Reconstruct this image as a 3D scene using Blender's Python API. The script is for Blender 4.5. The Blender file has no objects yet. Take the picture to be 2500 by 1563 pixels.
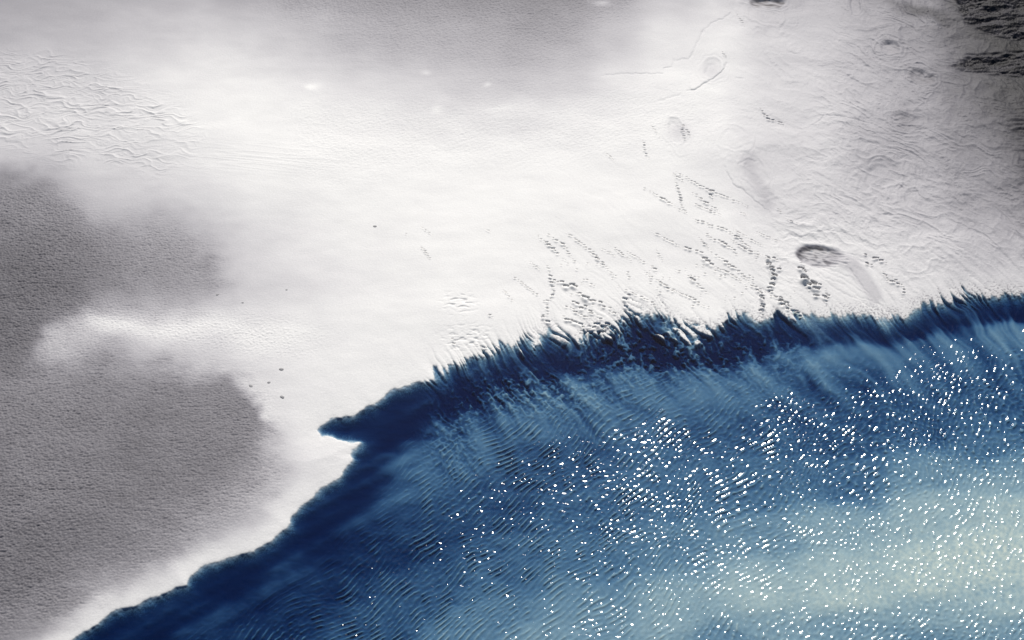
import bpy, math
import numpy as np
from mathutils import Vector, Matrix

sc = bpy.context.scene
# ------------------------------------------------------------------ camera
PITCH = math.radians(50.0)            # camera looks down by this much
DIST, FOCAL, SENSOR = 34.7, 50.0, 36.0
H = DIST * math.sin(PITCH)
CY = DIST * math.cos(PITCH)           # ground point in the middle of the view is (0, CY)
cam_d = bpy.data.cameras.new('camera'); cam = bpy.data.objects.new('camera', cam_d)
sc.collection.objects.link(cam)
cam.location = (0, 0, H); cam.rotation_euler = (math.pi/2 - PITCH, 0, 0)
cam_d.lens = FOCAL; cam_d.sensor_width = SENSOR; cam_d.clip_start = .1; cam_d.clip_end = 2000
sc.camera = cam
# ------------------------------------------------------------------ sky and sun
SUN_EL, SUN_AZ = math.radians(44), math.radians(5)      # azimuth measured from +Y, towards +X
w = bpy.data.worlds.new('World'); sc.world = w; w.use_nodes = True
wn = w.node_tree; bg = wn.nodes['Background']
sky = wn.nodes.new('ShaderNodeTexSky'); sky.sky_type = 'NISHITA'; sky.sun_disc = False
sky.sun_elevation = SUN_EL; sky.sun_rotation = SUN_AZ
wn.links.new(sky.outputs[0], bg.inputs[0]); bg.inputs[1].default_value = .06
sd = bpy.data.lights.new('sun', 'SUN'); sun = bpy.data.objects.new('sun', sd); sc.collection.objects.link(sun)
sd.energy = 4.6; sd.angle = math.radians(.5); sd.color = (1, .955, .90)
dirv = Vector((math.sin(SUN_AZ)*math.cos(SUN_EL), math.cos(SUN_AZ)*math.cos(SUN_EL), math.sin(SUN_EL)))
sun.rotation_euler = dirv.to_track_quat('Z', 'Y').to_euler(); sun.location = (0, 60, 60)
sc.view_settings.view_transform = 'Standard'; sc.view_settings.look = 'None'
sc.view_settings.exposure = -.17; sc.view_settings.gamma = 1

# ------------------------------------------------------------------ shore in image coordinates
# Features were traced in pixels of a 2500 x 1563 image; these two convert image pixels <-> metres on the ground.
K = FOCAL / SENSOR * 2500
def to_image(X, Y):
    c, s = math.cos(PITCH), math.sin(PITCH)
    dep = Y*c + H*s
    up = Y*s - H*c
    return 1250 + K*X/dep, 781.5 - K*up/dep
def to_world(u, v):
    c, s = math.cos(PITCH), math.sin(PITCH)
    a = (781.5 - v)/K; b = (u - 1250)/K
    # ray = forward + a*up + b*right ; forward=(0,c,-s) up=(0,s,c)
    dy, dz = c + a*s, -s + a*c
    t = H/(-dz)
    return b*t, dy*t
F = np.float32
def ss(a, b, x):
    t = np.clip((x-a)/(b-a), 0, 1); return t*t*(3-2*t)
def perlin(x, y, seed=0):
    rs = np.random.RandomState(seed)
    perm = rs.permutation(4096).astype(np.int32)
    ang = rs.rand(4096).astype(F)*2*np.pi
    gx, gy = np.cos(ang), np.sin(ang)
    xi = np.floor(x); yi = np.floor(y)
    fx = (x-xi).astype(F); fy = (y-yi).astype(F)
    xi = xi.astype(np.int32); yi = yi.astype(np.int32)
    def g(ix, iy, dx, dy):
        h = perm[(perm[ix & 4095] + iy) & 4095]
        return gx[h]*dx + gy[h]*dy
    ux = fx*fx*fx*(fx*(fx*6-15)+10); uy = fy*fy*fy*(fy*(fy*6-15)+10)
    a = g(xi, yi, fx, fy); b = g(xi+1, yi, fx-1, fy)
    c = g(xi, yi+1, fx, fy-1); d = g(xi+1, yi+1, fx-1, fy-1)
    a += ux*(b-a); c += ux*(d-c)
    return (a + uy*(c-a))*1.5
def fbm(x, y, octv, seed, gain=.5):
    r = 0; a = 1
    for i in range(octv):
        r = r + a*perlin(x*2**i, y*2**i, seed+i*7); a *= gain
    return r
def ridge(x, y, seed, sharp=2.):
    return (1-np.minimum(1, np.abs(perlin(x, y, seed))*2.2))**sharp

def tensor_axis(lo, hi, step, far):
    core = np.arange(lo, hi+step*.5, step)
    a = []; x = hi; s = step
    while x < hi+far:
        s *= 1.25; x += s; a.append(x)
    b = []; x = lo; s = step
    while x > lo-far:
        s *= 1.25; x -= s; b.append(x)
    return np.array(b[::-1] + list(core) + a)

# coarse raster of smooth fields over the image coordinates, looked up bilinearly
CS = 5.; U0, V0, U1, V1 = -900., -700., 3400., 2300.
cu = np.arange(U0, U1+1, CS); cv = np.arange(V0, V1+1, CS)
CU, CV = np.meshgrid(cu, cv)
def lookup(field, U, V):
    x = np.clip((U-U0)/CS, 0, len(cu)-1.001); y = np.clip((V-V0)/CS, 0, len(cv)-1.001)
    xi = x.astype(np.int32); yi = y.astype(np.int32)
    fx = (x-xi).astype(F); fy = (y-yi).astype(F)
    f = field.astype(F)
    return (f[yi, xi]*(1-fx)+f[yi, xi+1]*fx)*(1-fy) + (f[yi+1, xi]*(1-fx)+f[yi+1, xi+1]*fx)*fy
def poly_dist(P, U, V, closed=False):
    d = np.full(U.shape, 1e9)
    n = len(P)
    for i in range(n if closed else n-1):
        ax, ay = P[i]; bx, by = P[(i+1) % n]
        dx, dy = bx-ax, by-ay
        t = np.clip(((U-ax)*dx+(V-ay)*dy)/(dx*dx+dy*dy+1e-9), 0, 1)
        d = np.minimum(d, (U-ax-t*dx)**2+(V-ay-t*dy)**2)
    return np.sqrt(d)
def inside(P, U, V):
    r = np.zeros(U.shape, bool); n = len(P)
    for i in range(n):
        ax, ay = P[i]; bx, by = P[(i+1) % n]
        if ay == by: continue
        r ^= ((ay > V) != (by > V)) & (U < (bx-ax)*(V-ay)/(by-ay)+ax)
    return r
def sdf(P, U, V):          # positive inside
    d = poly_dist(P, U, V, True)
    return np.where(inside(P, U, V), d, -d)

q = 1.034
SHORE = [(-560,1880),(60,1585),(115,1545),(170,1512),(215,1478),(262,1448),(330,1425),(400,1395),(440,1380),(447,1358),(480,1335),(540,1315),
 (600,1300),(650,1268),(680,1245),(686,1220),(715,1190),(760,1152),(790,1133),(815,1102),(830,1085),(824,1074),(848,1048),
 (805,1038),(758,1030),(748,1018),(752,1002),(785,985),(830,978),(880,955),(930,918),(980,905),(1020,896),(1028,868),(1040,884),(1052,858),
 (1100,848),(1150,835),(1200,815),(1240,790),(1262,806),(1298,765),(1318,798),(1350,800),(1400,785),(1440,772),(1462,752),
 (1480,715),(1496,738),(1530,737),(1560,742),(1600,760),(1650,778),(1700,768),(1740,740),(1775,742),(1792,752),(1799,712),(1808,738),(1850,744),(1890,752),
 (1950,744),(2000,738),(2060,735),(2100,752),(2130,745),(2150,730),(2200,714),(2260,706),(2300,698),(2360,692),(2430,686),(3600,620)]
SHORE = [(a*q, b*q) for a, b in SHORE]
WATERPOLY = SHORE + [(3700, 2600), (-560, 2600)]
C_shore = -sdf(WATERPOLY, CU, CV)         # + on land

# --- tone of the sand (white sheen painted in as pale colour), display grey on a 125 x 100 grid
TG = """170 176 182 186 186 170 155 150 146 140 132 130 150 190 212 195 195 185 165 60 45
182 188 194 205 212 208 190 178 172 168 162 165 190 222 232 222 215 200 175 120 60
205 208 214 226 236 236 226 214 205 198 192 198 222 236 240 228 222 208 185 130 75
218 220 222 230 240 244 242 236 232 228 226 232 238 240 236 228 224 210 190 165 110
198 205 215 224 234 242 245 245 244 244 243 243 242 240 232 225 224 212 198 180 135
135 160 190 205 218 232 240 243 244 245 244 243 242 241 236 230 228 216 200 185 155
118 128 150 168 190 214 228 237 241 244 243 242 240 238 236 232 230 222 210 200 190
112 122 150 165 180 205 220 231 238 242 242 241 240 240 238 236 232 228 222 218 208
130 170 200 212 215 225 232 238 240 242 242 242 242 242 242 240 238 236 234 232 230
130 160 180 190 200 220 234 238 240 243 243 243 243 243 243 243 243 243 243 243 243
150 160 170 180 190 220 230 237 240 243 243 243 243 243 243 243 243 243 243 243 243
150 155 165 175 185 205 222 235 240 243 243 243 243 243 243 243 243 243 243 243 243
130 140 150 165 185 210 228 238 240 243 243 243 243 243 243 243 243 243 243 243 243
125 130 145 165 195 220 235 238 240 243 243 243 243 243 243 243 243 243 243 243 243
125 140 165 200 225 235 240 240 240 243 243 243 243 243 243 243 243 243 243 243 243
140 165 205 235 240 240 240 240 240 243 243 243 243 243 243 243 243 243 243 243 243"""
TG = np.array([[float(a) for a in r.split()] for r in TG.split('\n')])
TG[0, :6] -= 10; TG[1, :4] -= 6; TG[0:6, 15:] -= 15; TG[0:5, 17:] -= 14; TG[1:7, 19:] -= 10  # darker top-left corner, vignette painted in; right side greyer
def tg_lookup(U, V):
    x = np.clip(U/125, 0, 19.999); y = np.clip(V/100, 0, 14.999)
    xi = x.astype(int); yi = y.astype(int); fx = ss(0, 1, x-xi)*.5+(x-xi)*.5; fy = ss(0, 1, y-yi)*.5+(y-yi)*.5
    return (TG[yi, xi]*(1-fx)+TG[yi, xi+1]*fx)*(1-fy)+(TG[yi+1, xi]*(1-fx)+TG[yi+1, xi+1]*fx)*fy
wu = CU + 26*fbm(CU/170, CV/120, 3, 11); wv = CV + 22*fbm(CU/170, CV/120, 3, 12)
tone = tg_lookup(wu, wv)
# lower-left and upper-left grey patches, outside the painted sheen, with their own edges
POLY_LL = [(-900,900),(60,905),(110,905),(200,870),(245,862),(290,885),(340,918),(420,905),(500,925),(560,935),(610,965),(640,1000),(655,1060),(668,1130),(668,1200),
           (600,1262),(480,1320),(330,1400),(180,1470),(40,1530),(-200,1640),(-900,1950)]
POLY_UL = [(-900,420),(30,445),(80,470),(150,500),(215,540),(250,572),(330,580),(400,560),(460,585),(500,620),(530,660),(510,700),(420,715),(320,715),(240,735),
           (180,775),(130,815),(85,860),(60,905),(-900,905)]
s1 = sdf(POLY_LL, wu, wv); s2 = sdf(POLY_UL, wu, wv)
diag = ss(1180, 1300, CV+.25*CU)                    # the edge towards the water fades slowly
soft1 = 30 + 120*diag + 45*ss(560, 300, CU)*ss(1050, 900, CV)
s1 = s1 + 16*fbm(CU/45, CV/30, 3, 15); s2 = s2 + 18*fbm(CU/50, CV/30, 3, 16)
a1 = ss(-1, 1, s1/soft1 - .25*diag)
a2 = ss(-1, 1, s2/(34+80*ss(120, 450, CU)))
g_ll = 126 - 10*ss(1150, 1500, CV) + 7*fbm(CU/260, CV/110, 2, 13) + 10*ss(1150, 900, CV)
g_ul = 114 + 34*ss(80, 450, CU) + 26*ss(680, 480, CV) + 7*fbm(CU/200, CV/90, 2, 14)
tone = tone + (g_ll-tone)*a1*.96
tone = tone + (g_ul-tone)*a2*.92
lowR = np.clip(ss(-1, .8, s1/90)+ss(-1, .8, s2/100), 0, 1)*ss(-1, .6, (sdf([(-900,380),(250,480),(520,600),(640,760),(700,1000),(690,1200),(300,1450),(-900,2000)], CU, CV))/60)
# pale smears and a grey smudge
for x, y, rx, ry, dv in [(1057,186,14,7,26),(1176,211,10,6,34),(1076,270,18,9,20),(1247,278,40,8,16),(1463,16,26,9,48),(782,207,12,10,26),(1425,5,8,4,30),(140,850,60,30,30),(235,795,100,34,26),(420,800,170,36,20),(640,835,110,40,12),
                         (523,640,22,9,-22),(512,668,20,18,-12),(600,745,90,20,6),(2240,45,50,14,-55),(2200,30,40,9,-30),(2290,62,26,9,-30)]:
    tone += dv*np.exp(-((wu-x)/rx)**2-((wv-y-.0*rx)/ry)**2)
# dark stony ground in the upper right
POLY_D1 = [(2322,-500),(2326,0),(2338,22),(2335,40),(2355,66),(2385,80),(2420,92),(2450,104),(2500,112),(3300,120),(3300,-500)]
POLY_D2 = [(2312,172),(2345,158),(2360,143),(2400,140),(2500,128),(3300,120),(3300,215),(2500,206),(2440,196),(2390,192),(2350,182)]
sdk = np.maximum(sdf(POLY_D1, wu*.35+CU*.65, wv*.35+CV*.65), sdf(POLY_D2, wu*.35+CU*.65, wv*.35+CV*.65))
dark = ss(-9, 14, sdk)
dark2 = .55*ss(-70, 60, sdf([(2490,290),(3300,250),(3300,440),(2560,440),(2500,400)], wu, wv))
tone = tone + (38-tone)*np.maximum(dark, dark2)
tone = tone + np.maximum(0, 232-tone)*ss(75, 5, C_shore + 14*fbm(CU/70, CV/50, 2, 17))*ss(900, 700, CU)
C_tone = tone
C_dark = np.maximum(dark, dark2)

# --- depth of the water (0 pale shoal .. 1 navy) from tones judged by eye at image points
DEPTH_PTS = """300 1480 .95;600 1360 .97;750 1250 .92;850 1150 .88;900 1000 1;1000 930 1;1100 890 1;1250 850 1;1550 800 .92;1700 810 1;1950 780 1;2150 765 1;2300 735 1;2420 715 1
1000 1100 .66;940 1170 .7;1150 935 .8;1250 905 .78;1100 1000 .76;1150 1050 .68;1250 980 .66;1400 920 .68;1500 950 .7;1600 920 .66;1700 900 .68;1800 880 .68;1700 1000 .76;1900 850 .66;2000 830 .68
2200 805 .68;2400 785 .62;2300 850 .72;2100 900 .76;1900 950 .76;2400 950 .74;2200 1000 .75;2000 1020 .76;2350 1050 .68;1300 1080 .76;1200 1180 .75;1000 1250 .76;900 1300 .8;700 1400 .82;500 1480 .82;650 1350 .76;800 1230 .78
1400 1200 .7;1600 1150 .68;1800 1150 .68;2000 1140 .7;2200 1130 .52;2400 1130 .42;1200 1350 .66;1000 1400 .7;1400 1330 .63;1600 1300 .58;1800 1280 .52;2000 1250 .38;2200 1200 .28;2400 1200 .16;2400 1300 .05;2300 1320 .05;2200 1350 .07
2000 1350 .2;1800 1380 .26;2000 1420 .08;1800 1420 .15;1600 1420 .38;1400 1400 .54;1400 1460 .5;1200 1450 .58;1300 1490 .48;1600 1460 .38;1800 1470 .45;2000 1480 .5;2200 1465 .35;2400 1440 .2;2400 1500 .5;2200 1505 .62;1700 1505 .58;900 1500 .72;1100 1500 .58
2600 1250 .05;2600 1000 .8;2600 800 .7;2600 1500 .5;2000 1700 .8;1000 1750 .8;2600 1800 .8;300 1650 .85;3200 1200 .3;3300 1900 .9;3300 700 .8"""
pts = np.array([[float(a) for a in p.split()] for p in DEPTH_PTS.replace('\n', ';').split(';')])
pts[:, :2] *= q
num = np.zeros(CU.shape); den = np.zeros(CU.shape)
wx = CU + 20*fbm(CU/200, CV/70, 3, 31); wy = CV + 16*fbm(CU/200, CV/70, 3, 32)
for x, y, t in pts:
    t = t + .065*ss(.35, .65, t) + .05*ss(.3, .6, t)*math.exp(-((x-1350)/520)**2-((y-1400)/200)**2) + .04*ss(1500, 900, x)*ss(.4, .6, t)
    r2 = ((wx-x)**2 + (1.7*(wy-y))**2)/100.**2
    k = 1/(r2+.45)**2.4
    num += k*t; den += k
C_t = num/den
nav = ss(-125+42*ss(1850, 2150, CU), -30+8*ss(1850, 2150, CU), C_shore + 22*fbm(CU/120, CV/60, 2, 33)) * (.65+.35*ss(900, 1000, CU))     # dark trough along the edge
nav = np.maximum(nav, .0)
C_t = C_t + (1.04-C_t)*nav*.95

# ------------------------------------------------------------------ helpers for objects
def tag(o, label=None, cat=None, group=None, kind=None):
    if label: o['label'] = label
    if cat: o['category'] = cat
    if group: o['group'] = group
    if kind: o['kind'] = kind
    return o
def grid_mesh(name, X, Y, Z, skirt=None):
    ny, nx = Z.shape
    co = np.empty((ny*nx, 3), F); co[:, 0] = X.ravel(); co[:, 1] = Y.ravel(); co[:, 2] = Z.ravel()
    i = np.arange(ny*nx).reshape(ny, nx)
    qd = np.stack([i[:-1, :-1], i[:-1, 1:], i[1:, 1:], i[1:, :-1]], -1).reshape(-1, 4)
    if skirt is not None:          # close the sheet into a box whose floor lies at z = skirt
        per = np.concatenate([i[0, :-1], i[:-1, -1], i[-1, ::-1][:-1], i[::-1, 0][:-1]])
        low = co[per].copy(); low[:, 2] = skirt
        n0 = len(co); co = np.concatenate([co, low]); m = len(per); lo = n0+np.arange(m)
        side = np.stack([per, lo, np.roll(lo, -1), np.roll(per, -1)], -1)
        c0 = len(co); co = np.concatenate([co, np.array([[co[:, 0].mean(), co[:, 1].mean(), skirt]], F)])
        floor = np.stack([lo, np.full(m, c0), np.roll(lo, -1)], -1)
        qd = np.concatenate([qd, side])
    me = bpy.data.meshes.new(name)
    nf = len(qd); tot = nf*4; nt = 0
    if skirt is not None: nt = len(floor)
    me.vertices.add(len(co)); me.vertices.foreach_set('co', co.ravel())
    loops = qd.astype(np.int32).ravel()
    if nt: loops = np.concatenate([loops, floor.astype(np.int32).ravel()])
    me.loops.add(len(loops)); me.loops.foreach_set('vertex_index', loops)
    me.polygons.add(nf+nt)
    st = np.arange(nf)*4
    if nt: st = np.concatenate([st, nf*4+np.arange(nt)*3])
    me.polygons.foreach_set('loop_start', st.astype(np.int32))
    sm = np.ones(nf+nt, bool)
    if skirt is not None: sm[nf-len(side):] = False
    me.polygons.foreach_set('use_smooth', sm)
    me.update(calc_edges=True)
    o = bpy.data.objects.new(name, me); sc.collection.objects.link(o)
    return o
def nodes(name):
    m = bpy.data.materials.new(name); m.use_nodes = True
    return m, m.node_tree, m.node_tree.nodes['Principled BSDF']

def ripples(x, y, u):
    # narrow band of short waves; crests swing from diagonal to steeper towards the right
    rs = np.random.RandomState(21)
    px = x + .30*fbm(x/2.6, y/2.6, 2, 200); py = y + .30*fbm(x/2.6, y/2.6, 2, 201)
    out = []
    for n, lam0, base, sp, sl in ((26, .120, -47, .13, .14), (22, .125, -16, .30, .25), (16, .12, -95, .45, .25)):
        h = np.zeros(x.shape, F)
        for i in range(n):
            lam = lam0*math.exp(rs.normal()*sl); a0 = rs.normal()*sp; ph = rs.rand()*6.283
            b = math.radians(base)
            h += lam*np.sin(2*math.pi/lam*(math.cos(b+a0)*px+math.sin(b+a0)*py)+ph).astype(F)
        out.append(h/math.sqrt(n))
    mr = ss(1300, 2300, u)
    h = out[0]*(1-.55*mr) + out[1]*(.12+.6*mr) + out[2]*(.25+.15*mr)
    h = h + 1.6*(h*h-.008)                                        # peaked crests
    return h, px, py

# ------------------------------------------------------------------ ground (sand flat and the bed under the water)
STEP = .016
gx = tensor_axis(-16.2, 16.2, STEP, 70); gy = tensor_axis(CY-9.0, CY+13.3, STEP*1.0, 70)
X, Y = np.meshgrid(gx, gy); X = X.astype(F); Y = Y.astype(F)
gyc = np.maximum(Y, -6)
U, V = to_image(X, gyc); U = np.clip(U, -890, 3390).astype(F); V = np.clip(V, -690, 2290).astype(F)
NEAR = (ss(70, 20, np.abs(X))*ss(-20, 0, Y)*ss(90, 45, Y)).astype(F)

d = lookup(C_shore, U, V); tone = lookup(C_tone, U, V); dk = lookup(C_dark, U, V); tt = lookup(C_t, U, V)
rough = lookup(lowR, U, V)
# flow of the ebbing water: down-right in the image
th = math.radians(47)
bend = 30*perlin(X/3.1, Y/3.1, 50) + 12*perlin(X/.9, Y/.9, 48) + 3*perlin(X/.3, Y/.3, 47)
S = U*math.cos(th)+V*math.sin(th); gu = np.arange(-900, 3400, 20.); gm = np.interp(gu, [1000, 1250, 1600, 1900, 2300], [1.45, 1.2, .80, .85, 1.05])
Cc = -np.interp(U, gu, np.cumsum(gm)*20).astype(F)*math.sin(th)+V*math.cos(th)+bend
fing = ss(1020, 1100, U)
fing_right = ss(2000, 2150, U)
softz = np.exp(-((U-2060)/70)**2)+.8*np.exp(-((U-1990)/30)**2)+.9*np.exp(-((U-2230)/50)**2)+.5*np.exp(-((U-1690)/40)**2); softz = np.clip(softz, 0, 1)
n1 = perlin(S/190, Cc/25, 51); n2 = perlin(S/95, Cc/8.5, 52); n3 = perlin(S/45, Cc/4.2, 53)
gr = perlin(X/.045, Y/.045, 54); gr2 = fbm(X/.12, Y/.12, 2, 55)
spk = ridge(S/210, Cc/26, 122, 3.)*ss(-.35, .35, perlin(U/120, V/300, 123)) + .6*ridge(S/120, Cc/13, 124, 2.5)*ss(-.3, .4, perlin(U/70, V/200, 125))
d2 = d + fing*(1-.5*softz)*(9 + 9*n1 + 9*n2*(.3+.7*ss(-.4, .4, perlin(U/70, V/90, 49))) - 30*spk + 5*n3*ss(-.3, .4, perlin(U/60, V/60, 46)))
d2 = d + np.clip(d2-d, -34, 24)*ss(75, 22, d)
d2 += (1-fing)*(6*fbm(X/.5, Y/.5, 3, 56)) + (1.4+.8*fing)*gr2 + (.9+.9*fing)*gr
# braided islets around the middle of the edge
br = np.exp(-((U-1590)/150)**2-((V-815)/48)**2)
net = ridge(S/62+.6*gr2*.3, Cc/13, 57, 1.) - .55
d2 += br*(-10-46*net)
net2 = ridge(S/30, Cc/12, 58, 1.)
b3 = np.exp(-((U-1480)/70)**2-((V-815)/25)**2)
d2 += b3*(16-34*net2)

# land
br2 = np.exp(-((U-1590)/105)**2-((V-826-.10*(U-1590))/34)**2) + .9*np.exp(-((U-1730)/60)**2-((V-850)/24)**2) + .6*np.exp(-((U-1310)/60)**2-((V-868)/20)**2)
isl = perlin(S/46, Cc/12, 120)+.45*perlin(S/16, Cc/7, 121)
d2 += np.clip(br2*1.5, 0, 1)*42*np.maximum(0, isl-.05)*ss(40, -5, d2)
z_land = .003 + .010*(1-np.exp(-np.maximum(d2, 0)/14)) + .055*(1-np.exp(-np.maximum(d2, 0)/110)) + .0001*np.clip(d2, 0, 900)
z_land *= 1-.8*np.clip(br2*2.2, 0, 1)
land = ss(-2, 4, d2)
# depth: values judged at image points + streaked relief of the bed
str1 = perlin(S/230, Cc/44, 60)+.5*perlin(S/170, Cc/22, 66); str2 = perlin(S/90, Cc/10, 61)*ss(-.4, .5, perlin(U/170, V/120, 67))
near_edge = ss(-330, -40, d)*fing
tt2 = tt + near_edge*(.17*str1 + .13*str2)
# left part: smooth sheets parallel to the shore
par = perlin((U+V*.2)/260, (V+.55*U)/34, 62)
tt2 += (1-fing*.8)*ss(-260, -20, d)*.10*par
# dimpled bed: scalloped mounds
dim = np.exp(-((U-1260)/130)**2-((V-960)/50)**2) + 1.1*np.exp(-((U-1560)/170)**2-((V-860)/55)**2) + .7*np.exp(-((U-1820)/170)**2-((V-860)/60)**2) + .6*np.exp(-((U-1110)/60)**2-((V-1060)/90)**2) + .5*np.exp(-((U-1400)/200)**2-((V-960)/50)**2)
cell = perlin(X/.125, Y/.16, 63); cell2 = perlin(S/16, Cc/9, 64)
tt2 -= np.minimum(dim, 1.2)*(.07*ss(.0, .6, cell) + .08*ss(.05, .6, cell2) - .03)
dots = np.minimum(dim, 1.)*(ss(.10, .5, perlin(X/.085, Y/.10, 114))*.8 + ss(.12, .5, cell2)*.6)
tt2 -= .17*dots
tt2 += .03*fbm(X/.5, Y/.3, 3, 65)
rp, _, _ = ripples(X, Y, U)
rpc = np.clip(rp/.115, -.55, 1.9)
tt2 -= ss(-70, -260, d)*(.062*rpc + .14*np.maximum(0, rpc-.7))*(.12+.88*ss(.02, .5, tt))*(1-.45*ss(.7, .92, tt))  # bed ridged under wave crests, shaped to imitate their focused light
tt2 = np.clip(tt2, 0, 1.1)
depth = np.interp(tt2, [0, .1, .2, .35, .5, .65, .78, .9, 1.0, 1.1], [.010, .0130, .0175, .025, .034, .048, .067, .096, .135, .16]).astype(F)
z_bed = -depth*(1-np.exp(np.minimum(d2, 0)/ (16+4*fing+12*softz)))
# long thin sandy wisps that run on under water
Z = np.where(d2 > 0, z_land*land + 0, z_bed).astype(F)

# ---- relief of the sand
lm = ss(0, 25, d2)                                         # only well inland
inl = ss(10, 120, d)
# pitted grain of the grey patches
gs = 1+.25*perlin(X/2.5, Y/1.5, 69)
p1 = perlin(X/.07, Y/.058, 70); p2 = perlin(X/.043, Y/.04, 71); p3 = perlin(X/.23, Y/.13, 72)
pit = -np.maximum(0, p1-.12)*1.2 + .5*p2 + .35*p1
topg = ss(215, 150, tone)*(1-rough)*ss(420, 250, V)*ss(500, 760, U)*(1-dk)*ss(1800, 1500, U)
midg = np.exp(-((V-320+(.05*(U-1200)))/110)**2)*ss(620, 800, U)*ss(2100, 1500, U)
bri = np.exp(-((V-790-.10*(U-300))/55)**2)*ss(80, 200, U)*ss(900, 600, U)
Z += lm*(.026*rough*(pit-.8*np.maximum(0, perlin(X/.15, Y/.06, 97)-.1))*gs*(.75+.25*ss(350, 100, U)))
Z += lm*(.006*bri*(np.maximum(0, p1)*2+p2))
Z += lm*(1-rough)*(.0045*np.clip(topg+.6*midg, 0, 1))*(p2+1.1*p1+1.2*perlin((X+Y*.5)/.16, (Y-X*.5)/.09, 73))
Z += lm*.0012*gr
Z += lm*.010*(1-rough)*inl*fbm(X/1.8, Y/1.1, 3, 74)
# wind wrinkles, upper left
wl = np.exp(-((U-130)/300)**2-((V-250-.19*U)/100)**2)
wq = ss(.05, .5, wl*(1+.6*perlin(X/.9, Y/.9, 79)))
ax_ = X + .30*fbm(X/.8, Y/.45, 2, 75); ay_ = Y + .22*fbm(X/.8, Y/.45, 2, 76)
Z += lm*wq*(.016*ridge(ax_/.72, ay_/.27, 77, 2.4)*(.55+ss(-.3,.4,perlin(X/.9,Y/.6,96))) + .009*ridge(ax_/.5, ay_/.14, 78, 3.))
# faint lines right of the wrinkles
wl2 = np.exp(-((U-620)/260)**2-((V-395)/40)**2)
Z += lm*wl2*.005*ridge((X-Y*.2)/2.2, (Y+X*.12)/.16, 80, 2.)
# swirled drapery, upper right
ovm = 1-.85*np.exp(-((U-2070)/120)**4-((V-680)/80)**4)
wr = .62*ovm*ss(1900, 2150, U+.30*(V-200)+60*perlin(X/2, Y/2, 81))*ss(-10, 130, d)*(1-dk)
wrm = ss(1650, 2000, U)*ss(20, 200, d)*(1-dk)*(1-wr)
bx_ = X + .42*fbm(X/1.7, Y/1.9, 2, 82) + .07*gr2; by_ = Y + .42*fbm(X/1.7, Y/1.9, 2, 83) + .07*fbm(X/.2, Y/.2, 2, 98)
r1 = (bx_*.72 - by_*.69); r2 = (bx_*.69 + by_*.72)
cx2 = X + .55*fbm(X/1.5, Y/1.5, 3, 82); cy2 = Y + .55*fbm(X/1.5, Y/1.5, 3, 83)
q1 = cx2*.72-cy2*.69; q2 = cx2*.69+cy2*.72
pz = ss(-.35, .35, perlin(X/1.1, Y/1.3, 95))
Z += wr*(.85*(.035*(1-np.abs(perlin(r1/.75, r2/.42, 84))*1.6) + .016*ridge((r1+.4*r2)/.55, r2/.24, 85, 1.3))*(.35+.9*pz) + .020*fbm(bx_/1.1, by_/.8, 2, 99)
      + .006*ridge((r1-.3*r2)/.36, (r2+.2*r1)/.17, 110, 1.5)*(1-.6*pz) + .006*ridge(r1/1.9, r2/.12, 86, 1.6)
      + (.024*ridge(q1/1.2, q2/.36, 184, 1.6)+.013*ridge(q1/.5, q2/.4, 185, 2.))*(.3+.9*(1-pz)))
Z += wrm*(.010*ridge(r1/1.6, r2/.5, 87, 1.3) + .0025*ridge(r1/1.2, r2/.16, 88, 2.) + .03*fbm(bx_/1.6, by_/1.2, 2, 111))
# brushed streaks along the flow, close to the edge
sk = ss(0, 40, d)*ss(420, 60, d)*ss(1150, 1500, U)
Z += sk*(.0036*perlin(S/300, Cc/13, 89) + .0016*perlin(S/150, Cc/6, 90))*(1+1.2*fing_right)
# stony dark ground
Z += dk*(.09*fbm((X+.25*Y)/.9+.6*gr2*.2, (Y-.2*X)/.38, 3, 91) + .012*p2)
edge_d = np.exp(-((dk-.5)/.3)**2)*ss(.02, .15, dk)
Z += edge_d*.05*perlin((X)/.45, Y/.12, 93)
# wavy tone patches of the sheen: smooth long swells
Z += NEAR*inl*.05*fbm(X/6.5, Y/3.8, 2, 94)

hole_shade = np.zeros(Z.shape, F)                   # shade of holes and bowls, painted into the sand colour
def win(u, v, r):
    xa, ya = to_world(u, v); m = r*.0155+.03
    m2 = m*1.35
    i0, i1 = np.searchsorted(gx, [xa-m, xa+m]); j0, j1 = np.searchsorted(gy, [ya-m2, ya+m2])
    return slice(max(j0, 0), j1), slice(max(i0, 0), i1)
rs = np.random.RandomState(5)
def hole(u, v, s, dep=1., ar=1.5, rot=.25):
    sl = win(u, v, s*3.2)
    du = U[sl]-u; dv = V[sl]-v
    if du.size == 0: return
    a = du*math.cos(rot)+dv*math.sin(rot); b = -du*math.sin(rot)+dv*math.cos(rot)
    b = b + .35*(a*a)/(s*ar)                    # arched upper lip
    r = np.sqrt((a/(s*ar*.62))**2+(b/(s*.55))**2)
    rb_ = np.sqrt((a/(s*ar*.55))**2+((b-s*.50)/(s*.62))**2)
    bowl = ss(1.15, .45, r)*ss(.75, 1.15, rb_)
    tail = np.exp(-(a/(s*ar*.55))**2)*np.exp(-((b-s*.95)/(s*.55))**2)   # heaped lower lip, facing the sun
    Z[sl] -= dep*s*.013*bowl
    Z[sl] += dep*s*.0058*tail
    hole_shade[sl] = np.maximum(hole_shade[sl], bowl*min(.9, .08+.11*s*dep))
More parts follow.
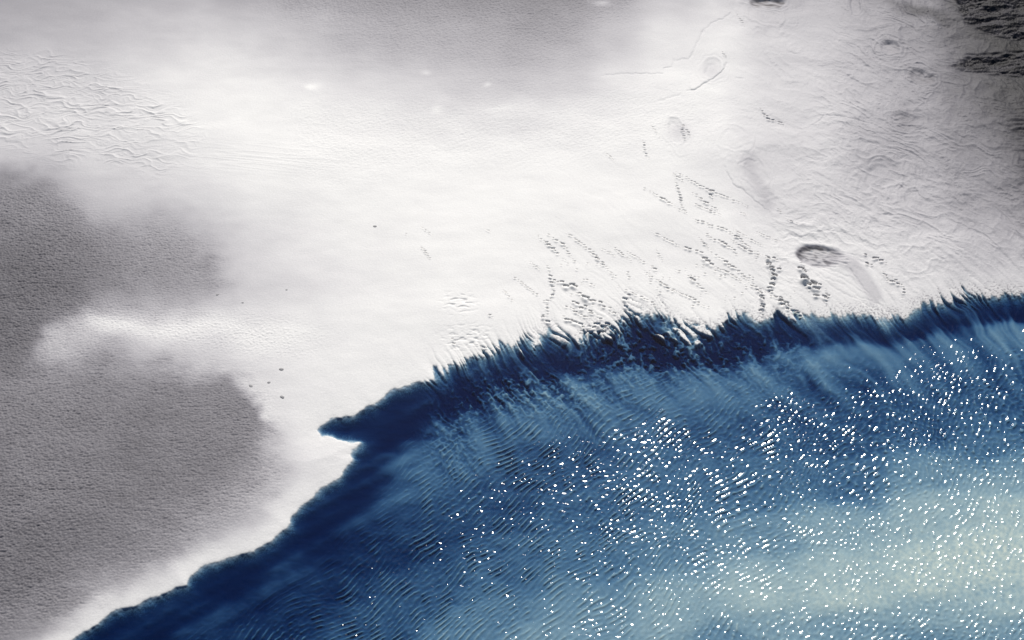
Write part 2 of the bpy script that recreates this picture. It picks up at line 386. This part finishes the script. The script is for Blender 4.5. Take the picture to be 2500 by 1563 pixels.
def chain(P, s, gap=2.0, jit=.4, dep=1., P0=.04, taper=True):
    P = [np.array(p, float) for p in P]
    L = [np.linalg.norm(P[i+1]-P[i]) for i in range(len(P)-1)]; T = sum(L); t = 0
    while t < T:
        k = 0; r = t
        while k < len(L)-1 and r > L[k]: r -= L[k]; k += 1
        p = P[k]+(P[k+1]-P[k])*min(1, r/L[k])
        f = t/T; tp = (.55+.45*math.sin(math.pi*min(1, f*1.1)) if taper else 1)
        sz = s*tp*rs.uniform(.6, 1.15)
        if rs.rand() > P0: hole(p[0]+rs.normal()*s*jit*.6, p[1]+rs.normal()*s*jit*.5, sz, dep*rs.uniform(.6, 1.2), rs.uniform(1.3, 2.1), rs.uniform(.0, .3))
        t += s*gap*rs.uniform(.75, 1.25)
def z2(*p): return [(825+a/2.846, b/2.846) for a, b in p]
def z3(*p): return [(1650+a/2.846, b/2.846) for a, b in p]
def z5(*p): return [(825+a/2.846, 500+b/2.846) for a, b in p]
def z6(*p): return [(1650+a/2.846, 500+b/2.846) for a, b in p]
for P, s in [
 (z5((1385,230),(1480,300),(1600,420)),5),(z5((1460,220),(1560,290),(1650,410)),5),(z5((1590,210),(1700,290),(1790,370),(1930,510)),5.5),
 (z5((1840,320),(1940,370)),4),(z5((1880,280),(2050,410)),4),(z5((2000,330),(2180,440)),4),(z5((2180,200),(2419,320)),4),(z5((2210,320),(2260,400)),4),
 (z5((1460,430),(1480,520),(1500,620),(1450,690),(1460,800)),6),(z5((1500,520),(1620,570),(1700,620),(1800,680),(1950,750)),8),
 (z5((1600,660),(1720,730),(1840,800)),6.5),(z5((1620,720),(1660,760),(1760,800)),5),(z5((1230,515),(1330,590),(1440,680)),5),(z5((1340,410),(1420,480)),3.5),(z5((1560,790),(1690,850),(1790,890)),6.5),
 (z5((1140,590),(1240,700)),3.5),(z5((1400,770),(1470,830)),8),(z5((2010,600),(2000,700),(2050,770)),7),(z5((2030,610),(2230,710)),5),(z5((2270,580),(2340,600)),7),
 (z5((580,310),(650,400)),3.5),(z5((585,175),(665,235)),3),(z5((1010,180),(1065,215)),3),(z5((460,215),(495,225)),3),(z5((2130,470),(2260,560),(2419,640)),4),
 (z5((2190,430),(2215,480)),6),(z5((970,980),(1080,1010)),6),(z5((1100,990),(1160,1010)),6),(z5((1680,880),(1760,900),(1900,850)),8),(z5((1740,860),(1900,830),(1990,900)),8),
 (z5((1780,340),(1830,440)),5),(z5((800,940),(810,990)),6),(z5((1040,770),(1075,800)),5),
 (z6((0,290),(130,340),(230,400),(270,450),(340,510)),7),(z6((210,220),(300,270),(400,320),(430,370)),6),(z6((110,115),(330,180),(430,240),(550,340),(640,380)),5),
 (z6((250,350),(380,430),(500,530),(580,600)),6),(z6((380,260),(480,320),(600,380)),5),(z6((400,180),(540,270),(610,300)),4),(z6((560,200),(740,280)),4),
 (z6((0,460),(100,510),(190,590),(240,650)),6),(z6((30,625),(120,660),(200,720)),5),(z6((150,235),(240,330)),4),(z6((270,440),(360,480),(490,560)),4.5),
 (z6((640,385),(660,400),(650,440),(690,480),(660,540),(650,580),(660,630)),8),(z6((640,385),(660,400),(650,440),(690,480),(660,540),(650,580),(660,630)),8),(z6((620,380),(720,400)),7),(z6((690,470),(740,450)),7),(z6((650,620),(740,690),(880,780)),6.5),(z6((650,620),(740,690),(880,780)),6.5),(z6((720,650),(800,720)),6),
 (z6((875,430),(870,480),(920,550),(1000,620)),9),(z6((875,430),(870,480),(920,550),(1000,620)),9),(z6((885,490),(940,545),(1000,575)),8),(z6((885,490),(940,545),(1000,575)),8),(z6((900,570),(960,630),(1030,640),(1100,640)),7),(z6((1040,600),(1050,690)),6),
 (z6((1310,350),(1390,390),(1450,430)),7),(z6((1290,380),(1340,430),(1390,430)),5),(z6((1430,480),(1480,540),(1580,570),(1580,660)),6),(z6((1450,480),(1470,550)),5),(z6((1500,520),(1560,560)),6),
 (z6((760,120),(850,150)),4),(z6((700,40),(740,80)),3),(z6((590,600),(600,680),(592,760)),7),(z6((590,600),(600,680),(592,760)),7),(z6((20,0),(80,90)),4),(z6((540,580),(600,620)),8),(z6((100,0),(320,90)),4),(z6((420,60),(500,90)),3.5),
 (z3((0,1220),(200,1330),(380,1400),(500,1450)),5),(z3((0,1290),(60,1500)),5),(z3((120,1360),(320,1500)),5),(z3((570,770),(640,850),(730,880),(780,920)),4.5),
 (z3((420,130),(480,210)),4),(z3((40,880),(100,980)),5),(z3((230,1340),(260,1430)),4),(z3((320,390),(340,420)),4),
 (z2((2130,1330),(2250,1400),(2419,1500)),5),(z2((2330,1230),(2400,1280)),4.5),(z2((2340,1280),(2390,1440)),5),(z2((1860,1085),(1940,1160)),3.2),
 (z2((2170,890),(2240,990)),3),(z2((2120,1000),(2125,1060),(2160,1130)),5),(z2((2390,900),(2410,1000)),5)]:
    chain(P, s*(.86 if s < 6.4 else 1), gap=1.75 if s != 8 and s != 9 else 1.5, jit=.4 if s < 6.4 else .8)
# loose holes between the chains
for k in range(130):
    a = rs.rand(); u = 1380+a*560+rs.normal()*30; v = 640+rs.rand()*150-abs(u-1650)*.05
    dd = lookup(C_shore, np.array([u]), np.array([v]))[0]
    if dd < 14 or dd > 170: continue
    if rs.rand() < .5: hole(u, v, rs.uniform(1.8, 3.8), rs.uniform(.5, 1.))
# ripple terraces, two patches left of the chains
rpm = np.exp(-((U-1120)/34)**2-((V-745)/22)**2) + np.exp(-((U-1140)/50)**2-((V-826)/24)**2)
Z += lm*np.clip(rpm*1.3, 0, 1)*(-.020*ss(.12, .5, perlin((X+.3*Y)/.20, (Y-.12*X)/.085, 130)) + .006*perlin(X/.1, Y/.08, 131))
# bowls with a shaded upper wall
def bowl(u, v, rx, ry, rot, dep, sw=.0, floor_shade=0.):
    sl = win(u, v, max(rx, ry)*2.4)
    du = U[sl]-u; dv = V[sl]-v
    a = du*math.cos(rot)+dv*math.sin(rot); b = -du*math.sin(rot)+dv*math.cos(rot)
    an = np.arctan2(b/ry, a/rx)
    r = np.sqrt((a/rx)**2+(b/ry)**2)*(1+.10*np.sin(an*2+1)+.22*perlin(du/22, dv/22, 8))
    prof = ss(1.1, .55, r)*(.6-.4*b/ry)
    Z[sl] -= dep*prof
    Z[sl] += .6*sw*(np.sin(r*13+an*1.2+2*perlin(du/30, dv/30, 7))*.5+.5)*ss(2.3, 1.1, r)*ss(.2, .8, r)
    if floor_shade: hole_shade[sl] = np.maximum(hole_shade[sl], floor_shade*ss(1.1, .8, r)*(.6+.8*perlin(a/18, b/5, 9)))  # bowl shade painted into the colour
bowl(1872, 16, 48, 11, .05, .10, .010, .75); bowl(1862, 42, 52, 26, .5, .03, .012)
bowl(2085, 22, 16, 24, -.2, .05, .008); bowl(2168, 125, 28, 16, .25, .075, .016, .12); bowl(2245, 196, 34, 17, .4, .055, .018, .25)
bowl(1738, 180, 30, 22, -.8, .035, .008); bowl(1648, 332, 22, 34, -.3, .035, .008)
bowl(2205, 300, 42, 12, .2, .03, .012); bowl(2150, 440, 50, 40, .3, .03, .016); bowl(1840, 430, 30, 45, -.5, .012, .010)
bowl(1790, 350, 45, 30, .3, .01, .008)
# the oval hollow with the streaked grey floor, and its fan of runnels
sl = win(2010, 632, 150); du = U[sl]-2008; dv = V[sl]-632
a = du*math.cos(.16)+dv*math.sin(.16); b = -du*math.sin(.16)+dv*math.cos(.16)
r = np.sqrt((a/64)**2+(b/(25-.06*a))**2)
fl = ss(1.12, .9, r)
Z[sl] += -.055*ss(1.15, .80, r)*(.7-.3*b/25)*ss(62, 0, a+.5*b) + fl*.020*perlin(a/16, b/5, 17)
Z[sl] += .012*np.exp(-((r-1.22)/.16)**2)*ss(20, -30, a+b)
Z[sl] += .035*np.exp(-((a-48)/34)**2-((b-6)/16)**2)
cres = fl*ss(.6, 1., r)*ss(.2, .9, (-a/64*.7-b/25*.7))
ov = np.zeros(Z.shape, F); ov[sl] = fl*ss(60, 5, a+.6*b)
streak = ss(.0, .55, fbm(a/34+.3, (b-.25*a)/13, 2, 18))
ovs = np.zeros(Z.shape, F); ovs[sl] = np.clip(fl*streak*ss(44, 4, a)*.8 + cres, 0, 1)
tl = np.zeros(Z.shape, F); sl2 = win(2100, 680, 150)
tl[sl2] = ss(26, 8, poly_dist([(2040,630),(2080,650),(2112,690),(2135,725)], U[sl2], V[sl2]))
def groove(P, wdt, dep, step=0., far=40):
    us = [p[0] for p in P]; vs = [p[1] for p in P]
    cx, cyy = (min(us)+max(us))/2, (min(vs)+max(vs))/2
    s_ = win(cx, cyy, max(max(us)-min(us), (max(vs)-min(vs))*1.4)/2+far*1.6)
    uu, vv = U[s_]+2.5*perlin(X[s_]/.15, Y[s_]/.15, 3), V[s_]+2.5*perlin(X[s_]/.15, Y[s_]/.15, 4)
    dd = poly_dist(P, uu, vv)
    Z[s_] -= dep*np.exp(-(dd/wdt)**2)
    if step:                                     # sand stands higher above (up the image from) the line
        vi = np.interp(uu, [p[0] for p in sorted(P)], [p[1] for p in sorted(P)])
        endf = ss(min(us)-2, min(us)+12, uu)*ss(max(us)+2, max(us)-12, uu)
        Z[s_] += step*ss(1.5, -1.5, (vv-vi))*np.exp(-np.maximum(0, vi-vv)/far)*endf
for P in [z6((910,440),(1000,520),(1100,590),(1200,640),(1320,680)), z6((920,430),(1030,520),(1160,560),(1260,640),(1400,690)),
          z6((930,420),(1050,480),(1180,540),(1280,610),(1350,650)), z6((940,420),(1080,470),(1200,510),(1300,600)), z6((1180,430),(1280,560),(1380,670),(1480,760)),
          z6((1220,360),(1340,430),(1420,560),(1530,700)), z6((1000,430),(1180,430),(1220,480),(1330,620)), z6((1300,690),(1400,730),(1470,810)), z6((1420,700),(1500,760),(1550,830)),
          z6((1160,340),(1300,380),(1400,440))]:
    groove(P, 2.2, .006)
for P, stp in [(z3((180,250),(240,190),(330,150),(375,120)), .006), (z3((80,655),(140,645),(200,595),(260,565),(320,510),(350,465)), .022),
          (z2((1840,550),(1990,535),(2180,535),(2255,530),(2265,495),(2315,485),(2330,440)), .006), (z3((930,905),(985,870),(1030,825),(1150,840),(1360,885)), .010),
          (z6((750,250),(780,220),(870,240),(950,205),(1060,190),(1180,210),(1290,280)), .008), (z3((100,420),(150,310),(190,240)), .006),
          (z3((1100,510),(1180,555),(1260,590)), .008), (z3((430,1160),(500,1130),(560,1140)), .006), (z3((1320,955),(1450,960),(1580,965)), .006),
          (z2((2230,730),(2300,700),(2380,685)), .006), (z3((415,565),(465,572)), .006), (z3((780,390),(890,405)), .006), (z3((0,440),(90,430),(120,380)), .006),
          (z3((1500,850),(1520,910),(1600,895),(1700,930)), .008), (z3((330,1180),(400,1300),(470,1340),(560,1420),(640,1480)), .012)]:
    groove(P, 2.6, .007, stp)
# grey swale right of the last runnel
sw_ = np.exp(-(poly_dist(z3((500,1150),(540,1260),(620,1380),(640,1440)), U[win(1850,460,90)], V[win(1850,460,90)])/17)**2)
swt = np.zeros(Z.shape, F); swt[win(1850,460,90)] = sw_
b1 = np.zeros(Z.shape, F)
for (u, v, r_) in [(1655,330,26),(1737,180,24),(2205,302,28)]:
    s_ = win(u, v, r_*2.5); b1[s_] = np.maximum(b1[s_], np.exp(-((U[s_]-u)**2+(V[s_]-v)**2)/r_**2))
# low mounds left by the slack water inside bright fan
Z[d2 <= 0] = np.minimum(Z[d2 <= 0], .0)
wetz = ss(.006, -.004, Z)

# ---- colour of the sand with the painted sheen and shade
t_ = tone.copy()
t_ += (1-rough)*(3*fbm(X/1.2, Y/.7, 3, 100))
t_ += topg*(9*p1) + rough*(10*p1+6*p3+5*fbm(X/.9, Y/.5, 2, 101))
t_ -= wr*10*ridge(r1/1.1, r2/.2, 102, 2.)
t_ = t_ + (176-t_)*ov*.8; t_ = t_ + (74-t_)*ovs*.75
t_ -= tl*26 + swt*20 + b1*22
t_ += dk*(20*fbm(X/.5, Y/.25, 2, 103)+4)
rnd = np.random.RandomState(9).normal(size=Z.shape).astype(F)
t_ += (2.6+2.4*rough)*rnd
# sparse dark grains thinning the sand out towards the edge
thin = ss(52, 0, d2)*(.25+.75*fing)*ss(.02, .5, perlin(X/.05, Y/.05, 104)+.25*perlin(X/.8, Y/.8, 105)-.02)
t_ -= 60*thin*ss(14, 50, 60-d2)*ss(1150, 1500, U)
t_ = np.clip(t_, 20, 252)/255
lin = np.where(t_ < .04045, t_/12.92, ((t_+.055)/1.055)**2.4)
alb = .86*lin/.91
comp = 1-.10*rough
alb = np.clip(alb*comp, .01, .88)
g = np.clip((.9-lin)/.8, 0, 1)*(1-ss(.05,-.02,Z)*.5)*(1+.9*dk)
col = np.stack([alb*(1.0+.00*g), alb*(.990-.032*g), alb*(.958+.10*g), np.ones_like(alb)], -1)
# painted shade on the floors of holes: brown-grey
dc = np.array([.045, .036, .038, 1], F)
hole_shd = np.clip(hole_shade, 0, 1)[..., None]
col = col*(1-hole_shd*.93) + dc*hole_shd*.93
# bed under water: pale cream sand; dark silt in the trough along the edge
bed = np.array([.64, .70, .60, 1], F)*(1+.05*perlin(X/.3, Y/.3, 106)+.02*rnd)[..., None]
d3 = d2 + fing*(11*perlin(S/90, Cc/5, 112) + 7*perlin(S/40, Cc/3.2, 113)) + 5*rnd
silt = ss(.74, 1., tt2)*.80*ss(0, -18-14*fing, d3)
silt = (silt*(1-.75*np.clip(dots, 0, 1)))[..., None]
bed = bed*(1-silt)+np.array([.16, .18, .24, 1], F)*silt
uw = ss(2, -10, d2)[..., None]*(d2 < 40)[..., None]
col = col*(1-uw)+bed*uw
col[..., 3] = 1

ground = grid_mesh('ground', X, Y, Z)
ca = ground.data.attributes.new('sand_colour', 'FLOAT_COLOR', 'POINT')
ca.data.foreach_set('color', col.astype(F).ravel())
m, nt, bs = nodes('sand')
at = nt.nodes.new('ShaderNodeAttribute'); at.attribute_name = 'sand_colour'
nt.links.new(at.outputs['Color'], bs.inputs['Base Color'])
bs.inputs['Roughness'].default_value = .62; bs.inputs['Specular IOR Level'].default_value = .25
no = nt.nodes.new('ShaderNodeTexNoise'); no.inputs['Scale'].default_value = 45; no.inputs['Detail'].default_value = 3
tc = nt.nodes.new('ShaderNodeTexCoord'); nt.links.new(tc.outputs['Object'], no.inputs['Vector'])
bp = nt.nodes.new('ShaderNodeBump'); bp.inputs['Strength'].default_value = .35; bp.inputs['Distance'].default_value = .006
nt.links.new(no.outputs['Fac'], bp.inputs['Height']); nt.links.new(bp.outputs[0], bs.inputs['Normal'])
ground.data.materials.append(m)
tag(ground, 'pale sand flat with painted white sheen, grey patches, wind wrinkles and chains of small holes', kind='structure')

# ------------------------------------------------------------------ water
wxs = tensor_axis(-12.0, 14.2, .0155, 60); wys = tensor_axis(CY-8.6, CY+3.6, .0155, 60)
WX, WY = np.meshgrid(wxs, wys); WX = WX.astype(F); WY = WY.astype(F)
WU, WV = to_image(WX, np.maximum(WY, -6)); WU = np.clip(WU, -890, 3390); WV = np.clip(WV, -690, 2290)
wd = -lookup(C_shore, WU, WV)
hh, PX, PY = ripples(WX, WY, WU)
chop = perlin(WX/.065, WY/.065, 202)*.011 + perlin(WX/.3, WY/.2, 203)*.02
calm = ss(90, 250, wd - 60*ss(950, 1100, WU)*ss(1950, 1750, WU) + 80*ss(1950, 2250, WU) + 40*perlin(WX/1.4, WY/1.4, 204))
gustn = perlin(WX/2.2, WY/1.5, 205); gust = 1+.16*gustn
A = calm*gust
vx, vy, vz = -WX, -WY, np.full(WX.shape, H, F); vl = np.sqrt(vx*vx+vy*vy+vz*vz)
A = A*np.clip(np.degrees(np.arctan(np.hypot(vx/vl+dirv.x, vy/vl+dirv.y)/(vz/vl+dirv.z)))/9.6, .36, 1.5)   # wave slopes follow the sun mirror angle, shaped to spread the glints
ZW = (A*(.0205*hh + .0038*perlin(WX/.070+.4*gustn, WY/.066, 207) + .0035*perlin(WX/.14, WY/.11, 208)) + .0006*perlin(WX/.2, WY/.2, 206)*ss(10, 80, wd)).astype(F)
NEARW = ss(60, 25, np.abs(WX))
ZW = (ZW*NEARW - .0005).astype(F)
water = grid_mesh('water', WX, WY, ZW, skirt=-.9)
ch = water.data.attributes.new('chop', 'FLOAT', 'POINT')
cvv = np.zeros(len(water.data.vertices), F); cvv[:A.size] = np.clip(A, 0, 3).ravel(); ch.data.foreach_set('value', cvv)
m = bpy.data.materials.new('water'); m.use_nodes = True; nt = m.node_tree
for n in list(nt.nodes):
    if n.type != 'OUTPUT_MATERIAL': nt.nodes.remove(n)
out = nt.nodes['Material Output']
tr = nt.nodes.new('ShaderNodeBsdfTransparent'); gl = nt.nodes.new('ShaderNodeBsdfGlossy'); gl.inputs['Roughness'].default_value = .125; gl.distribution = 'BECKMANN'
ge = nt.nodes.new('ShaderNodeNewGeometry'); dt = nt.nodes.new('ShaderNodeVectorMath'); dt.operation = 'DOT_PRODUCT'
nt.links.new(ge.outputs['Normal'], dt.inputs[0]); nt.links.new(ge.outputs['Incoming'], dt.inputs[1])
def mth(op, a, b=None):
    n = nt.nodes.new('ShaderNodeMath'); n.operation = op
    for i, v in enumerate([a, b]):
        if v is None: continue
        if isinstance(v, (int, float)): n.inputs[i].default_value = v
        else: nt.links.new(v, n.inputs[i])
    return n
ab = mth('ABSOLUTE', dt.outputs['Value']); om = mth('SUBTRACT', 1.0, ab.outputs[0]); pw = mth('POWER', om.outputs[0], 5.0)
fr = mth('MULTIPLY_ADD', pw.outputs[0], .976); fr.inputs[2].default_value = .024      # reflectance of water by angle
tc2 = nt.nodes.new('ShaderNodeTexCoord'); mp = nt.nodes.new('ShaderNodeMapping')
mp.inputs['Rotation'].default_value = (0, 0, math.radians(-35)); mp.inputs['Scale'].default_value = (12, 20, 14)
nt.links.new(tc2.outputs['Object'], mp.inputs[0])
nz = nt.nodes.new('ShaderNodeTexNoise'); nz.inputs['Scale'].default_value = 1; nz.inputs['Detail'].default_value = 1.5
nt.links.new(mp.outputs[0], nz.inputs['Vector'])
wb = nt.nodes.new('ShaderNodeBump'); wb.inputs['Strength'].default_value = 1; wb.inputs['Distance'].default_value = .0036
sa = nt.nodes.new('ShaderNodeAttribute'); sa.attribute_name = 'chop'
hm = nt.nodes.new('ShaderNodeMath'); hm.operation = 'MULTIPLY'
nt.links.new(nz.outputs['Fac'], hm.inputs[0]); nt.links.new(sa.outputs['Fac'], hm.inputs[1])
nt.links.new(hm.outputs[0], wb.inputs['Height']); nt.links.new(wb.outputs[0], gl.inputs['Normal'])
mx = nt.nodes.new('ShaderNodeMixShader')
nt.links.new(fr.outputs[0], mx.inputs[0]); nt.links.new(tr.outputs[0], mx.inputs[1]); nt.links.new(gl.outputs[0], mx.inputs[2])
nt.links.new(mx.outputs[0], out.inputs['Surface'])
# absorption rates per metre for red, green, blue: clear blue water
SG = (14.4, 9.5, 5.2); smax = 30.
va = nt.nodes.new('ShaderNodeVolumeAbsorption')
va.inputs['Color'].default_value = tuple(1-s/smax for s in SG)+(1,); va.inputs['Density'].default_value = smax
nt.links.new(va.outputs[0], out.inputs['Volume'])
m.volume_intersection_method if hasattr(m, 'volume_intersection_method') else None
water.data.materials.append(m)
tag(water, 'clear blue rippled water with sun glints over a pale shoal', kind='structure')

# ------------------------------------------------------------------ stones lying on the sand
def ground_z(x, y):
    i = int(np.clip(np.searchsorted(gx, x), 0, len(gx)-1)); j = int(np.clip(np.searchsorted(gy, y), 0, len(gy)-1))
    return float(Z[j, i])
pm, pnt, pbs = nodes('dark_stone')
n = pnt.nodes.new('ShaderNodeTexNoise'); n.inputs['Scale'].default_value = 30
cr = pnt.nodes.new('ShaderNodeValToRGB'); cr.color_ramp.elements[0].color = (.26, .26, .27, 1); cr.color_ramp.elements[1].color = (.42, .41, .41, 1)
tcn = pnt.nodes.new('ShaderNodeTexCoord'); pnt.links.new(tcn.outputs['Object'], n.inputs['Vector'])
pnt.links.new(n.outputs['Fac'], cr.inputs[0]); pnt.links.new(cr.outputs[0], pbs.inputs['Base Color']); pbs.inputs['Roughness'].default_value = .8
import bmesh
STONES = [((916, 557), 8, 'small grey pebble alone on the smooth white sand left of the first hole chains'),
          ((532, 726), 7, 'dark round pebble on pale sand just above the bright rough tongue'),
          ((657, 938), 7, 'dark pebble on pale sand, right one of the pair beside the grey patch tip'),
          ((613, 947), 9, 'long dark pebble at the corner of the lower grey patch, left one of a pair'),
          ((690, 973), 10, 'broad grey pebble on pale sand, nearest the water inlet'),
          ((688, 906), 10, 'flat pale grey pebble on pale sand, uppermost beside the lower grey patch'),
          ((701, 714), 5, 'tiny grey pebble on smooth sand right of the dark round pebble'),
          ((430, 566), 4, 'tiny dark pebble in the upper left grey patch'),
          ((594, 746), 5, 'tiny faint grey pebble between the bright tongue and the white sand')]
for k, ((u, v), s, lab) in enumerate(STONES):
    bm = bmesh.new(); bmesh.ops.create_icosphere(bm, subdivisions=3, radius=1)
    r_ = np.random.RandomState(300+k)
    dirs = [Vector(r_.normal(size=3)).normalized() for _ in range(9)]
    for vert in bm.verts:
        p = vert.co.copy(); kf = 1
        for dv_ in dirs: kf -= max(0, p.dot(dv_)-.72)*.55
        vert.co = p*kf
    for f in bm.faces: f.smooth = True
    me = bpy.data.meshes.new('pebble'); bm.to_mesh(me); bm.free()
    x, y = to_world(u, v); rr = s*.0042
    for vert in me.vertices:
        c_ = vert.co; vert.co = (c_.x*rr*1.45, c_.y*rr*1.0, c_.z*rr*.3)
    o = bpy.data.objects.new('pebble', me); sc.collection.objects.link(o)
    o.location = (x, y, ground_z(x, y)+rr*.12); o.rotation_euler = (0, 0, r_.uniform(-.6, .6))
    me.materials.append(pm)
    tag(o, lab, 'pebble', 'pebbles on the sand')
